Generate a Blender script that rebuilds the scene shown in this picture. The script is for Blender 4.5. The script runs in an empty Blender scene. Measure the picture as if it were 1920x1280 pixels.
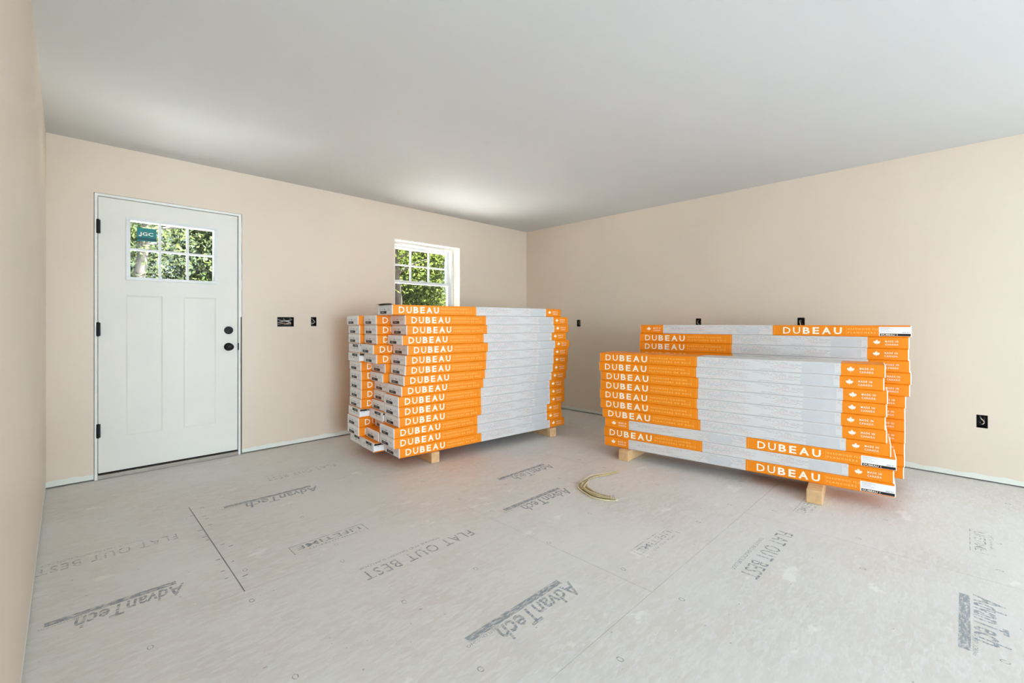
import bpy, bmesh, math, random
from mathutils import Matrix, Vector
import numpy as np

random.seed(7)
scene = bpy.context.scene
COL = scene.collection
PI = math.pi

# ------------------------------------------------------------------ camera
HC = 1.135                                   # eye height
YAW = math.radians(45.22)
cam_d = bpy.data.cameras.new('camera')
cam_d.sensor_width = 36.0
cam_d.lens = 842.0 / 1920.0 * 36.0
cam_d.shift_y = -34.0 / 1920.0
cam_d.clip_start = 0.02
cam = bpy.data.objects.new('camera', cam_d)
COL.objects.link(cam)
cam.location = (0, 0, HC)
cam.rotation_euler = (PI / 2, 0, math.atan2(math.sin(YAW), math.cos(YAW)) - PI / 2)
scene.camera = cam

# ------------------------------------------------------------------ room measures
XR, YB, CEIL = 4.68, 4.423, 2.44             # right wall, wall with the door, ceiling
XL, YL0 = -0.10, 0.75                        # left wall and where it ends
XF, YR = -6.0, -6.0                          # far left wall, rear wall
TH = 0.2

# ------------------------------------------------------------------ world, sun, window light, exposure
world = bpy.data.worlds.new('sky_world')
scene.world = world
world.use_nodes = True
nt = world.node_tree
bg = nt.nodes['Background']
sky = nt.nodes.new('ShaderNodeTexSky')
sky.sky_type = 'NISHITA'
sky.sun_disc = False
sky.sun_elevation = math.radians(70)
sky.sun_rotation = math.radians(97)
sky.dust_density = 2.0
nt.links.new(sky.outputs[0], bg.inputs[0])
bg.inputs[1].default_value = 0.30

sun_d = bpy.data.lights.new('sun', 'SUN')
sun_d.energy = 230.0
sun_d.angle = math.radians(0.6)
sun_d.color = (1.0, 0.975, 0.94)
sun = bpy.data.objects.new('sun', sun_d)
COL.objects.link(sun)
sun.location = (20, 0, 20)
sun.rotation_euler = Vector((0.34, -0.05, 0.94)).to_track_quat('Z', 'Y').to_euler()


def area(name, loc, aim, sx, sy, power, color):
    d = bpy.data.lights.new(name, 'AREA')
    d.shape = 'RECTANGLE'
    d.size, d.size_y = sx, sy
    d.energy = power
    d.color = color
    o = bpy.data.objects.new(name, d)
    COL.objects.link(o)
    o.location = loc
    o.rotation_euler = (Vector(aim)).to_track_quat('-Z', 'Z').to_euler()
    return o


# daylight entering by the glazed openings of the rear and right walls
COOL = (0.74, 0.885, 1.0)
area('daylight_patio', (-0.05, YR - 0.04, 1.09), (0, 1, 0), 3.0, 1.95, 420, COOL)
area('side_fill', (XF - 0.04, -1.3, 1.2), (1, 0, 0), 2.6, 1.7, 30, COOL)  # added fill lamp, evens the light on the right wall
area('daylight_right', (XR + 0.04, -3.2, 1.25), (-1, 0, 0), 2.6, 1.6, 140, COOL)

vs = scene.view_settings
vs.view_transform = 'Standard'
vs.look = 'None'
vs.gamma = 1.0
vs.use_curve_mapping = False
vs.exposure = 0.09
scene.cycles.max_bounces = 10
scene.cycles.diffuse_bounces = 7
scene.cycles.transparent_max_bounces = 12
scene.cycles.use_denoising = True
scene.cycles.caustics_reflective = False
scene.cycles.caustics_refractive = False
scene.cycles.sample_clamp_indirect = 25.0


# ------------------------------------------------------------------ materials
def srgb(r, g, b):
    f = lambda c: (c / 12.92 if c <= 0.04045 else ((c + 0.055) / 1.055) ** 2.4)
    return (f(r / 255), f(g / 255), f(b / 255), 1.0)


class NG:
    """small node-graph helper"""
    def __init__(self, name):
        self.m = bpy.data.materials.new(name)
        self.m.use_nodes = True
        self.t = self.m.node_tree
        self.b = self.t.nodes['Principled BSDF']
        self.out = self.t.nodes['Material Output']

    def n(self, kind, **kw):
        nd = self.t.nodes.new(kind)
        for k, v in kw.items():
            setattr(nd, k, v)
        return nd

    def put(self, sock, v):
        if isinstance(v, bpy.types.NodeSocket):
            self.t.links.new(v, sock)
        else:
            sock.default_value = v

    def math(self, op, a, b=0.0, c=None):
        nd = self.n('ShaderNodeMath', operation=op)
        self.put(nd.inputs[0], a)
        self.put(nd.inputs[1], b)
        if c is not None:
            self.put(nd.inputs[2], c)
        return nd.outputs[0]

    def mix(self, f, a, b, blend='MIX'):
        nd = self.n('ShaderNodeMix', data_type='RGBA', blend_type=blend)
        self.put(nd.inputs[0], f)
        self.put(nd.inputs[6], a)
        self.put(nd.inputs[7], b)
        return nd.outputs[2]

    def noise(self, vec, scale, detail=3.0, rough=0.55):
        nd = self.n('ShaderNodeTexNoise')
        nd.inputs['Scale'].default_value = scale
        nd.inputs['Detail'].default_value = detail
        nd.inputs['Roughness'].default_value = rough
        if vec is not None:
            self.put(nd.inputs['Vector'], vec)
        return nd.outputs[0]

    def ramp(self, f, stops):
        nd = self.n('ShaderNodeMapRange')
        nd.interpolation_type = 'SMOOTHSTEP'
        self.put(nd.inputs[0], f)
        nd.inputs[1].default_value, nd.inputs[2].default_value = stops[0], stops[1]
        nd.inputs[3].default_value, nd.inputs[4].default_value = stops[2], stops[3]
        return nd.outputs[0]

    def coord(self, which='Object'):
        return self.n('ShaderNodeTexCoord').outputs[which]

    def scaled(self, vec, s):
        nd = self.n('ShaderNodeMapping')
        self.put(nd.inputs[0], vec)
        nd.inputs['Scale'].default_value = s
        return nd.outputs[0]

    def xyz(self, vec):
        nd = self.n('ShaderNodeSeparateXYZ')
        self.put(nd.inputs[0], vec)
        return nd.outputs

    def bump(self, h, strength, dist=0.01):
        nd = self.n('ShaderNodeBump')
        nd.inputs['Strength'].default_value = strength
        nd.inputs['Distance'].default_value = dist
        self.put(nd.inputs['Height'], h)
        self.t.links.new(nd.outputs[0], self.b.inputs['Normal'])

    def base(self, col, rough=0.6, spec=0.5, metal=0.0):
        self.put(self.b.inputs['Base Color'], col)
        self.put(self.b.inputs['Roughness'], rough)
        self.b.inputs['Specular IOR Level'].default_value = spec
        self.b.inputs['Metallic'].default_value = metal
        return self.m


def plain(name, col, rough=0.6, spec=0.4, metal=0.0, vary=0.06, scale=14.0):
    g = NG(name)
    nz = g.noise(g.coord(), scale)
    f = g.ramp(nz, (0.3, 0.7, 1.0 - vary, 1.0 + vary))
    hsv = g.n('ShaderNodeHueSaturation')
    g.put(hsv.inputs['Value'], f)
    g.put(hsv.inputs['Color'], col)
    return g.base(hsv.outputs[0], rough, spec, metal)


PAINT = srgb(223, 209, 191)
PRIMER = srgb(226, 228, 220)


def wall_material():
    g = NG('wall_paint')
    v = g.coord()
    x, y, z = g.xyz(v)
    edge = g.math('MULTIPLY', g.noise(v, 9.0, 5.0), 0.05)
    lim = g.math('ADD', edge, 0.022)
    bare = g.math('LESS_THAN', z, lim)
    tone = g.mix(g.ramp(g.noise(v, 1.3, 2.0), (0.3, 0.7, 0, 1)), PAINT, srgb(220, 206, 189))
    scuff = g.ramp(g.noise(g.scaled(v, (1, 1, 2.5)), 3.1, 6.0), (0.68, 0.8, 0, 0.25))
    tone = g.mix(scuff, tone, srgb(226, 216, 203))
    col = g.mix(bare, tone, PRIMER)
    g.bump(g.noise(v, 180.0, 2.0), 0.06, 0.002)
    return g.base(col, 0.42, 0.45)


def ceiling_material():
    g = NG('ceiling_paint')
    v = g.coord()
    col = g.mix(g.ramp(g.noise(v, 0.9, 2.0), (0.3, 0.7, 0, 1)), srgb(214, 216, 217), srgb(217, 219, 220))
    g.bump(g.noise(v, 150.0, 2.0), 0.05, 0.002)
    return g.base(col, 0.85, 0.2)


def floor_material():
    g = NG('strand_board')
    v = g.coord()
    strands = g.noise(g.scaled(v, (7.0, 24.0, 1.0)), 4.0, 5.0, 0.6)
    cross = g.noise(g.scaled(v, (13.0, 30.0, 1.0)), 4.0, 4.0, 0.6)
    vor = g.n('ShaderNodeTexVoronoi')
    g.put(vor.inputs['Vector'], g.scaled(v, (11.0, 34.0, 1.0)))
    vor.inputs['Scale'].default_value = 1.6
    flake = g.xyz(vor.outputs['Color'])[0]
    col = g.mix(g.ramp(strands, (0.30, 0.70, 0, 1)), srgb(211, 206, 201), srgb(222, 220, 217))
    col = g.mix(g.ramp(flake, (0.2, 0.9, 0, 0.5)), col, srgb(204, 196, 187))
    col = g.mix(g.ramp(cross, (0.62, 0.74, 0, 0.34)), col, srgb(172, 158, 144))
    # dust film, thicker in patches
    dust = g.ramp(g.noise(v, 1.1, 5.0, 0.6), (0.36, 0.64, 0.08, 0.7))
    col = g.mix(dust, col, srgb(221, 221, 219))
    # plaster drips and smears
    drip = g.ramp(g.noise(g.scaled(v, (1.0, 1.6, 1.0)), 3.6, 8.0, 0.66), (0.61, 0.67, 0, 0.8))
    col = g.mix(drip, col, srgb(232, 231, 226))
    chip = g.ramp(g.noise(g.scaled(v, (9.0, 15.0, 1.0)), 2.6, 2.0, 0.5), (0.74, 0.77, 0, 0.7))
    col = g.mix(chip, col, srgb(236, 232, 224))
    dark = g.ramp(g.noise(g.scaled(v, (12.0, 20.0, 1.0)), 3.3, 1.0, 0.5), (0.765, 0.79, 0, 0.55))
    col = g.mix(dark, col, srgb(120, 108, 96))
    g.bump(strands, 0.12, 0.003)
    return g.base(col, 0.55, 0.4)


def ink_material(name, col, wear_lo, wear_hi):
    g = NG(name)
    v = g.coord('Generated')
    w = g.n('ShaderNodeNewGeometry').outputs['Position']
    nz = g.noise(g.scaled(w, (6.0, 20.0, 1.0)), 5.0, 6.0, 0.7)
    a = g.ramp(nz, (wear_lo, wear_hi, 0.0, 0.85))
    g.base(col, 0.7, 0.1)
    g.put(g.b.inputs['Alpha'], a)
    return g.m


def carton_white():
    g = NG('carton_white_print')
    v = g.coord()
    x, y, z = g.xyz(v)
    col = srgb(216, 214, 213)
    # rows of tiny print
    rows = g.math('FRACT', g.math('MULTIPLY', z, 150.0))
    ink = g.math('LESS_THAN', rows, 0.42)
    dash = g.math('GREATER_THAN', g.noise(g.scaled(v, (60.0, 1.0, 150.0)), 1.0, 2.0), 0.47)
    block = g.math('GREATER_THAN', g.noise(g.scaled(v, (4.5, 0.2, 26.0)), 1.0, 1.0), 0.44)
    m = g.math('MULTIPLY', g.math('MULTIPLY', ink, dash), block)
    m = g.math('MULTIPLY', m, g.math('MULTIPLY', g.math('GREATER_THAN', z, 0.008), g.math('LESS_THAN', z, 0.070)))
    tint = g.mix(g.ramp(g.noise(g.scaled(v, (7.0, 1.0, 30.0)), 1.0, 1.0), (0.4, 0.6, 0, 1)), srgb(200, 158, 150), srgb(140, 146, 158))
    col = g.mix(g.math('MULTIPLY', m, 0.62), col, tint)
    return g.base(col, 0.5, 0.4)


M = {}
M['wall'] = wall_material()
M['ceiling'] = ceiling_material()
M['floor'] = floor_material()
M['ink'] = ink_material('board_ink', srgb(158, 166, 174), 0.28, 0.72)
M['ink_faint'] = ink_material('board_ink_faint', srgb(160, 166, 172), 0.38, 0.74)
M['gap'] = plain('dark_gap', srgb(46, 42, 38), 0.9, 0.1)
M['white_vinyl'] = plain('white_vinyl', srgb(222, 224, 224), 0.35, 0.5, vary=0.01)
M['door_paint'] = plain('door_paint', srgb(228, 226, 219), 0.45, 0.4, vary=0.012, scale=3.0)
M['jamb'] = plain('jamb_paint', srgb(232, 233, 229), 0.5, 0.4, vary=0.02)
M['sill_wood'] = plain('raw_pine', srgb(232, 222, 208), 0.7, 0.3, vary=0.05, scale=30)
M['black_metal'] = plain('black_metal', srgb(12, 12, 13), 0.5, 0.3)
M['threshold'] = plain('threshold_metal', srgb(158, 150, 140), 0.4, 0.5, metal=0.3)
M['black_plastic'] = plain('black_plastic', srgb(13, 13, 14), 0.5, 0.4)
M['wire_white'] = plain('white_cable', srgb(205, 203, 198), 0.5, 0.4)
M['copper'] = plain('bare_copper', srgb(150, 105, 75), 0.4, 0.5, metal=0.6)
M['orange'] = plain('carton_orange', srgb(244, 140, 6), 0.45, 0.4, vary=0.025, scale=6)
M['cwhite'] = carton_white()
M['cend'] = plain('carton_white', srgb(240, 239, 240), 0.55, 0.35, vary=0.02)
M['panel_grey'] = plain('print_grey', srgb(203, 204, 206), 0.5, 0.4, vary=0.02)
M['letter'] = plain('print_white', srgb(255, 246, 230), 0.5, 0.4, vary=0.01)
M['caption'] = plain('print_pale', srgb(255, 198, 112), 0.5, 0.4, vary=0.02)
M['seam'] = plain('carton_kraft', srgb(178, 120, 58), 0.8, 0.2)
M['print_black'] = plain('print_black', srgb(24, 22, 24), 0.5, 0.4)
M['print_dark'] = plain('print_dark', srgb(150, 152, 162), 0.6, 0.3)
M['lumber'] = plain('pine_lumber', srgb(216, 178, 132), 0.75, 0.25, vary=0.10, scale=24)
M['cord'] = plain('cream_cable', srgb(220, 206, 172), 0.45, 0.45, vary=0.06, scale=40)
M['cord_olive'] = plain('olive_cable', srgb(184, 168, 122), 0.45, 0.45, vary=0.08, scale=40)
M['sticker'] = plain('teal_sticker', srgb(16, 116, 118), 0.5, 0.4, vary=0.02)
M['sticker_dark'] = plain('teal_dark', srgb(8, 78, 84), 0.5, 0.4, vary=0.02)
M['gravel'] = plain('bounce_gravel', srgb(238, 238, 236), 0.9, 0.1, vary=0.06, scale=9)
M['grass'] = plain('bare_soil', srgb(58, 59, 58), 0.9, 0.1, vary=0.2, scale=3)
M['bark'] = plain('bark', srgb(35, 31, 27), 0.9, 0.1, vary=0.2, scale=8)
M['bark_pale'] = plain('pale_bark', srgb(60, 57, 56), 0.9, 0.1, vary=0.15, scale=8)


def leaf_material(name, c1, c2):
    g = NG(name)
    p = g.n('ShaderNodeNewGeometry').outputs['Position']
    col = g.mix(g.ramp(g.noise(p, 2.2, 5.0, 0.7), (0.35, 0.65, 0, 1)), c1, c2)
    d = g.n('ShaderNodeBsdfDiffuse')
    t = g.n('ShaderNodeBsdfTranslucent')
    g.put(d.inputs[0], col)
    g.put(t.inputs[0], g.mix(0.5, col, srgb(76, 82, 30)))
    mx = g.n('ShaderNodeMixShader')
    mx.inputs[0].default_value = 0.35
    g.t.links.new(d.outputs[0], mx.inputs[1])
    g.t.links.new(t.outputs[0], mx.inputs[2])
    g.t.links.new(mx.outputs[0], g.out.inputs[0])
    return g.m


M['leaf_a'] = leaf_material('leaf_fresh', srgb(36, 47, 23), srgb(72, 82, 40))
M['leaf_b'] = leaf_material('leaf_deep', srgb(22, 32, 21), srgb(43, 53, 29))
M['leaf_c'] = leaf_material('leaf_grey', srgb(34, 43, 34), srgb(62, 70, 54))


def glass_material():
    g = NG('window_glass')
    tr = g.n('ShaderNodeBsdfTransparent')
    tr.inputs[0].default_value = (0.96, 0.98, 0.97, 1)
    gl = g.n('ShaderNodeBsdfGlossy')
    gl.inputs['Roughness'].default_value = 0.02
    fr = g.n('ShaderNodeFresnel')
    fr.inputs[0].default_value = 1.35
    mx = g.n('ShaderNodeMixShader')
    g.t.links.new(g.math('MULTIPLY', fr.outputs[0], 0.7), mx.inputs[0])
    g.t.links.new(tr.outputs[0], mx.inputs[1])
    g.t.links.new(gl.outputs[0], mx.inputs[2])
    g.t.links.new(mx.outputs[0], g.out.inputs[0])
    return g.m


M['glass'] = glass_material()


# ------------------------------------------------------------------ building helpers
def link(name, me, parent=None, loc=None):
    o = bpy.data.objects.new(name, me)
    COL.objects.link(o)
    if parent is not None:
        o.parent = parent
    if loc is not None:
        o.location = loc
    return o


def tag(o, label, cat, group=None, kind=None):
    o['label'] = label
    o['category'] = cat
    if group:
        o['group'] = group
    if kind:
        o['kind'] = kind
    return o


def bm_box(bm, x0, x1, y0, y1, z0, z1, mi=0, bevel=0.0):
    c = [bm.verts.new((x, y, z)) for x in (x0, x1) for y in (y0, y1) for z in (z0, z1)]
    fs = [bm.faces.new([c[i] for i in q]) for q in ((0, 1, 3, 2), (4, 6, 7, 5), (0, 4, 5, 1), (2, 3, 7, 6), (0, 2, 6, 4), (1, 5, 7, 3))]
    for f in fs:
        f.material_index = mi
    if bevel > 0:
        es = list({e for f in fs for e in f.edges})
        bmesh.ops.bevel(bm, geom=es, offset=bevel, segments=2, affect='EDGES', profile=0.6)


def bm_mesh(bm, name, mats, smooth=False):
    bmesh.ops.recalc_face_normals(bm, faces=bm.faces[:])
    me = bpy.data.meshes.new(name)
    bm.to_mesh(me)
    bm.free()
    for m in (mats if isinstance(mats, (list, tuple)) else [mats]):
        me.materials.append(m)
    if smooth:
        me.polygons.foreach_set('use_smooth', [True] * len(me.polygons))
    return me


def box_obj(name, b, mat, parent=None, bevel=0.0):
    bm = bmesh.new()
    bm_box(bm, *b, bevel=bevel)
    return link(name, bm_mesh(bm, name, mat), parent)


def bm_tube(bm, pts, r, seg=8, cap=True):
    pts = [Vector(p) for p in pts]
    rings = []
    n = len(pts)
    up = Vector((0, 0, 1))
    for i, p in enumerate(pts):
        t = (pts[min(i + 1, n - 1)] - pts[max(i - 1, 0)]).normalized()
        a = t.cross(up)
        if a.length < 1e-4:
            a = t.cross(Vector((1, 0, 0)))
        a.normalize()
        b = t.cross(a)
        rr = r[i] if isinstance(r, (list, tuple)) else r
        rings.append([bm.verts.new(p + (a * math.cos(2 * PI * k / seg) + b * math.sin(2 * PI * k / seg)) * rr) for k in range(seg)])
    for i in range(n - 1):
        for k in range(seg):
            bm.faces.new((rings[i][k], rings[i][(k + 1) % seg], rings[i + 1][(k + 1) % seg], rings[i + 1][k]))
    if cap:
        bm.faces.new(rings[0])
        bm.faces.new(rings[-1][::-1])


def tube_obj(name, pts, r, mat, parent=None, seg=8):
    bm = bmesh.new()
    bm_tube(bm, pts, r, seg)
    return link(name, bm_mesh(bm, name, mat, True), parent)


def smooth_path(pts, n=6):
    """Catmull-Rom through the points"""
    P = [Vector(p) for p in pts]
    P = [P[0] * 2 - P[1]] + P + [P[-1] * 2 - P[-2]]
    out = []
    for i in range(1, len(P) - 2):
        for k in range(n):
            t = k / n
            a, b, c, d = P[i - 1:i + 3]
            out.append(0.5 * ((2 * b) + (c - a) * t + (2 * a - 5 * b + 4 * c - d) * t * t + (3 * b - a - 3 * c + d) * t ** 3))
    out.append(P[-2])
    return out


def bm_lathe(bm, prof, axis_o, axis_d, seg=24):
    """profile of (distance along axis, radius)"""
    o, d = Vector(axis_o), Vector(axis_d).normalized()
    a = d.orthogonal().normalized()
    b = d.cross(a)
    rings = []
    for h, r in prof:
        rings.append([bm.verts.new(o + d * h + (a * math.cos(2 * PI * k / seg) + b * math.sin(2 * PI * k / seg)) * max(r, 1e-5)) for k in range(seg)])
    for i in range(len(prof) - 1):
        for k in range(seg):
            bm.faces.new((rings[i][k], rings[i][(k + 1) % seg], rings[i + 1][(k + 1) % seg], rings[i + 1][k]))
    bm.faces.new(rings[0])
    bm.faces.new(rings[-1][::-1])


def wall_mesh(name, u0, u1, v0, v1, holes, mat, to3d, thick):
    """slab in (u, v) with real rectangular holes; to3d(u, v, w) places it, w from 0 (room face) to thick"""
    us = sorted({u0, u1} | {h[0] for h in holes} | {h[1] for h in holes})
    ws = sorted({v0, v1} | {h[2] for h in holes} | {h[3] for h in holes})
    solid = {}
    for i in range(len(us) - 1):
        for j in range(len(ws) - 1):
            cu, cv = (us[i] + us[i + 1]) / 2, (ws[j] + ws[j + 1]) / 2
            solid[i, j] = not any(h[0] < cu < h[1] and h[2] < cv < h[3] for h in holes)
    bm = bmesh.new()
    cache = {}

    def vt(u, v, w):
        k = (round(u, 5), round(v, 5), w)
        if k not in cache:
            cache[k] = bm.verts.new(to3d(u, v, w))
        return cache[k]

    for (i, j), s in solid.items():
        if not s:
            continue
        a, b, c, d = us[i], us[i + 1], ws[j], ws[j + 1]
        bm.faces.new((vt(a, c, 0), vt(b, c, 0), vt(b, d, 0), vt(a, d, 0)))
        bm.faces.new((vt(a, c, thick), vt(a, d, thick), vt(b, d, thick), vt(b, c, thick)))
        for di, dj, p, q in ((-1, 0, (a, c), (a, d)), (1, 0, (b, c), (b, d)), (0, -1, (a, c), (b, c)), (0, 1, (a, d), (b, d))):
            if not solid.get((i + di, j + dj), False):
                bm.faces.new((vt(*p, 0), vt(*q, 0), vt(*q, thick), vt(*p, thick)))
    return bm_mesh(bm, name, mat)


def text_geo(s, width=None, height=None, bold=0.0, shear=0.0, spacing=1.0):
    """outline of a line of text as (verts2d, faces), fitted to width x height with its lower left corner at 0,0"""
    cu = bpy.data.curves.new('tmp_text', 'FONT')
    cu.body = s
    cu.offset = bold
    cu.shear = shear
    cu.space_character = spacing
    cu.resolution_u = 2
    o = bpy.data.objects.new('tmp_text', cu)
    COL.objects.link(o)
    dg = bpy.context.evaluated_depsgraph_get()
    me = bpy.data.meshes.new_from_object(o.evaluated_get(dg))
    V = np.array([v.co[:2] for v in me.vertices])
    F = [list(p.vertices) for p in me.polygons]
    bpy.data.objects.remove(o)
    bpy.data.curves.remove(cu)
    bpy.data.meshes.remove(me)
    lo, hi = V.min(0), V.max(0)
    V = V - lo
    sz = hi - lo
    sx = width / sz[0] if width else None
    sy = height / sz[1] if height else None
    V[:, 0] *= sx or sy
    V[:, 1] *= sy or sx
    return V, F


def join_geo(parts):
    """parts: (V2, F, dx, dy)"""
    VV, FF = [], []
    for V, F, dx, dy in parts:
        k = sum(len(v) for v in VV)
        VV.append(V + np.array([dx, dy]))
        FF += [[i + k for i in f] for f in F]
    return np.vstack(VV), FF


def rect_geo(x0, x1, y0, y1):
    return np.array([[x0, y0], [x1, y0], [x1, y1], [x0, y1]], float), [[0, 1, 2, 3]], 0, 0


def flat_mesh(name, geo, mat, place):
    V, F = geo
    me = bpy.data.meshes.new(name)
    me.from_pydata([place(float(a), float(b)) for a, b in V], [], F)
    me.materials.append(mat)
    return me


# ================================================================== STRUCTURE
# ---- floor: dark joist deck below, printed strand-board sheets as pieces
floor = box_obj('floor', (XF - TH, XR + TH, YR - TH, YB + TH, -0.12, -0.019), M['gap'])
tag(floor, 'bare strand-board subfloor with grey printed markings and plaster dust', 'floor', kind='structure')
rows = [(-6.39, -5.17, 0.9), (-5.17, -3.95, 0.2), (-3.95, -2.73, 1.1), (-2.73, -1.51, 0.3), (-1.51, -0.29, 1.6), (-0.29, 0.93, 0.45), (0.93, 2.15, 1.757), (2.15, 3.37, 0.537), (3.37, YB + 0.16, 1.757)]
sheet_meshes = {}
for (y0, y1, xj) in rows:
    xs = []
    x = xj - 2.44 * 5
    while x < XR:
        a, b = max(x, XF - 0.02), min(x + 2.44, XR + 0.16)
        if b - a > 0.05:
            xs.append((a, b))
        x += 2.44
    for (a, b) in xs:
        if y1 > 3.3 and b < -0.3:
            continue
        gx = 0.0022 if abs(y0 - 2.15) < 0.01 else 0.0012
        bm = bmesh.new()
        bm_box(bm, a + gx, b - gx, y0 + 0.0007, y1 - 0.0007, -0.019, 0.0)
        link('subfloor_panel', bm_mesh(bm, 'subfloor_panel', M['floor']), floor)

# ---- the wall with door and window
DOOR = (0.140, 1.083, 0.0, 2.082)            # rough opening filled by the door unit
WIN = (2.561, 3.481, 1.125, 2.075)
BOXES_BACK = [(1.368, 1.512, 1.105, 1.193), (1.668, 1.720, 1.108, 1.196)]
GAPZ = 0.010
me = wall_mesh('wall_back', XL - TH, XR, GAPZ, CEIL + 0.05, [(DOOR[0], DOOR[1], GAPZ, DOOR[3]), WIN] + BOXES_BACK,
               M['wall'], lambda u, v, w: (u, YB + w, v), TH)
tag(link('wall_back', me), 'beige painted wall holding the white entry door and the small window', 'wall', kind='structure')
BOXES_RIGHT = [(3.471, 3.525, 1.094, 1.180), (1.928, 1.982, 1.100, 1.186), (1.005, 1.062, 1.100, 1.186), (-0.118, -0.060, 0.382, 0.475)]
me = wall_mesh('wall_right', YR - TH, YB + TH, GAPZ, CEIL + 0.05, BOXES_RIGHT + [(-4.5, -1.9, 0.45, 2.05)], M['wall'], lambda u, v, w: (XR + w, u, v), TH)
tag(link('wall_right', me), 'long bare beige wall behind the wider carton stack', 'wall', kind='structure')
me = wall_mesh('wall_left', YL0, YB, GAPZ, CEIL + 0.05, [], M['wall'], lambda u, v, w: (XL - w, u, v), 0.14)
tag(link('wall_left', me), 'beige wall edge running close along the left of the picture', 'wall', kind='structure')
# rest of the house behind the camera
me = wall_mesh('wall_rear', XF - TH, XR, 0.0, CEIL + 0.05, [(-1.55, 1.45, 0.1, 2.06)], M['wall'], lambda u, v, w: (u, YR - w, v), TH)
tag(link('wall_rear', me), 'beige wall with wide glazed openings behind the viewer', 'wall', kind='structure')
me = wall_mesh('wall_far_left', YR, YL0 + 0.14, 0.0, CEIL + 0.05, [(-2.6, 0.0, 0.35, 2.05)], M['wall'], lambda u, v, w: (XF - w, u, v), TH)
tag(link('wall_far_left', me), 'beige end wall with an added window in the adjoining space', 'wall', kind='structure')
me = wall_mesh('wall_side', XF, XL - 0.14, 0.0, CEIL + 0.05, [], M['wall'], lambda u, v, w: (u, YL0 + w, v), 0.14)
tag(link('wall_side', me), 'beige partition of the adjoining space behind the viewer', 'wall', kind='structure')
ceil = box_obj('ceiling', (XF - 0.8, XR + 1.1, YR - 0.8, YB + 0.35, CEIL, CEIL + 0.3), M['ceiling'])  # runs past the walls as an unseen eave that keeps direct sun out
tag(ceil, 'smooth white painted ceiling', 'ceiling', kind='structure')
# dark strips set behind the gap under the drywall, coloured for its shade
tag(box_obj('trim_1', (XL - 0.05, XR + 0.19, YB + 0.06, YB + 0.19, -0.018, 0.0095), M['gap']), 'dark shadow gap under the drywall beside the door', 'trim', kind='structure')
tag(box_obj('trim_2', (XR + 0.06, XR + 0.19, YR, YB + 0.05, -0.018, 0.0095), M['gap']), 'dark shadow gap under the drywall of the right wall', 'trim', kind='structure')

# ---- glazed openings behind the viewer (frames only seen from inside the house)
def plain_window(name, ax, u0, u1, v0, v1, plane, nmull, label):
    root = link(name, None)
    tag(root, label, 'window', kind='structure')
    def bx(nm, a, b, c, d, w0, w1, mat):
        if ax == 'y':
            return box_obj(nm, (a, b, plane + w0, plane + w1, c, d), mat, root)
        return box_obj(nm, (plane + w0, plane + w1, a, b, c, d), mat, root)
    f = 0.05
    bx('frame_rail', u0, u1, v0, v0 + f, -0.05, 0.05, M['white_vinyl'])
    bx('frame_rail', u0, u1, v1 - f, v1, -0.05, 0.05, M['white_vinyl'])
    for k in range(nmull + 1):
        c = u0 + f / 2 + (u1 - u0 - f) * k / nmull
        bx('frame_stile', c - f / 2, c + f / 2, v0 + f, v1 - f, -0.05, 0.05, M['white_vinyl'])

plain_window('window_2', 'y', -1.55, 1.45, 0.1, 2.06, YR - 0.12, 3, 'white framed patio opening behind the viewer')
plain_window('added_window', 'x', -2.6, 0.0, 0.35, 2.05, XF - 0.12, 2, 'added white framed side window of the adjoining space')  # unseen opening added for the side fill lamp
plain_window('window_3', 'x', -4.5, -1.9, 0.45, 2.05, XR + 0.12, 2, 'white framed window of the right wall, beyond the picture')

# ---- entry door
door = link('door_1', None, loc=(0.6, YB, 0))
tag(door, 'white six-light entry door with black knob and two recessed panels', 'door', kind='structure')


def dpart(name, b, mat, bevel=0.0, parent=None):
    """box given in world coordinates, parented to the door (or to one of its parts)"""
    par = parent or door
    base = Vector((0.6, YB, 0))
    bm = bmesh.new()
    bm_box(bm, b[0] - base.x, b[1] - base.x, b[2] - base.y, b[3] - base.y, b[4], b[5], bevel=bevel)
    return link(name, bm_mesh(bm, name, mat), par)


J0 = YB - 0.006
dpart('door_jamb', (0.143, 0.160, J0, YB + 0.15, 0.0, 2.079), M['jamb'], 0.0015)
dpart('door_jamb', (1.056, 1.072, J0, YB + 0.15, 0.0, 2.079), M['jamb'], 0.0015)
dpart('door_head', (0.160, 1.056, J0, YB + 0.15, 2.061, 2.079), M['jamb'], 0.0015)
dpart('door_stop', (0.160, 0.172, YB + 0.062, YB + 0.15, 0.0, 2.061), M['gap'])
dpart('door_stop', (1.044, 1.056, YB + 0.062, YB + 0.15, 0.0, 2.061), M['gap'])
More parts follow.
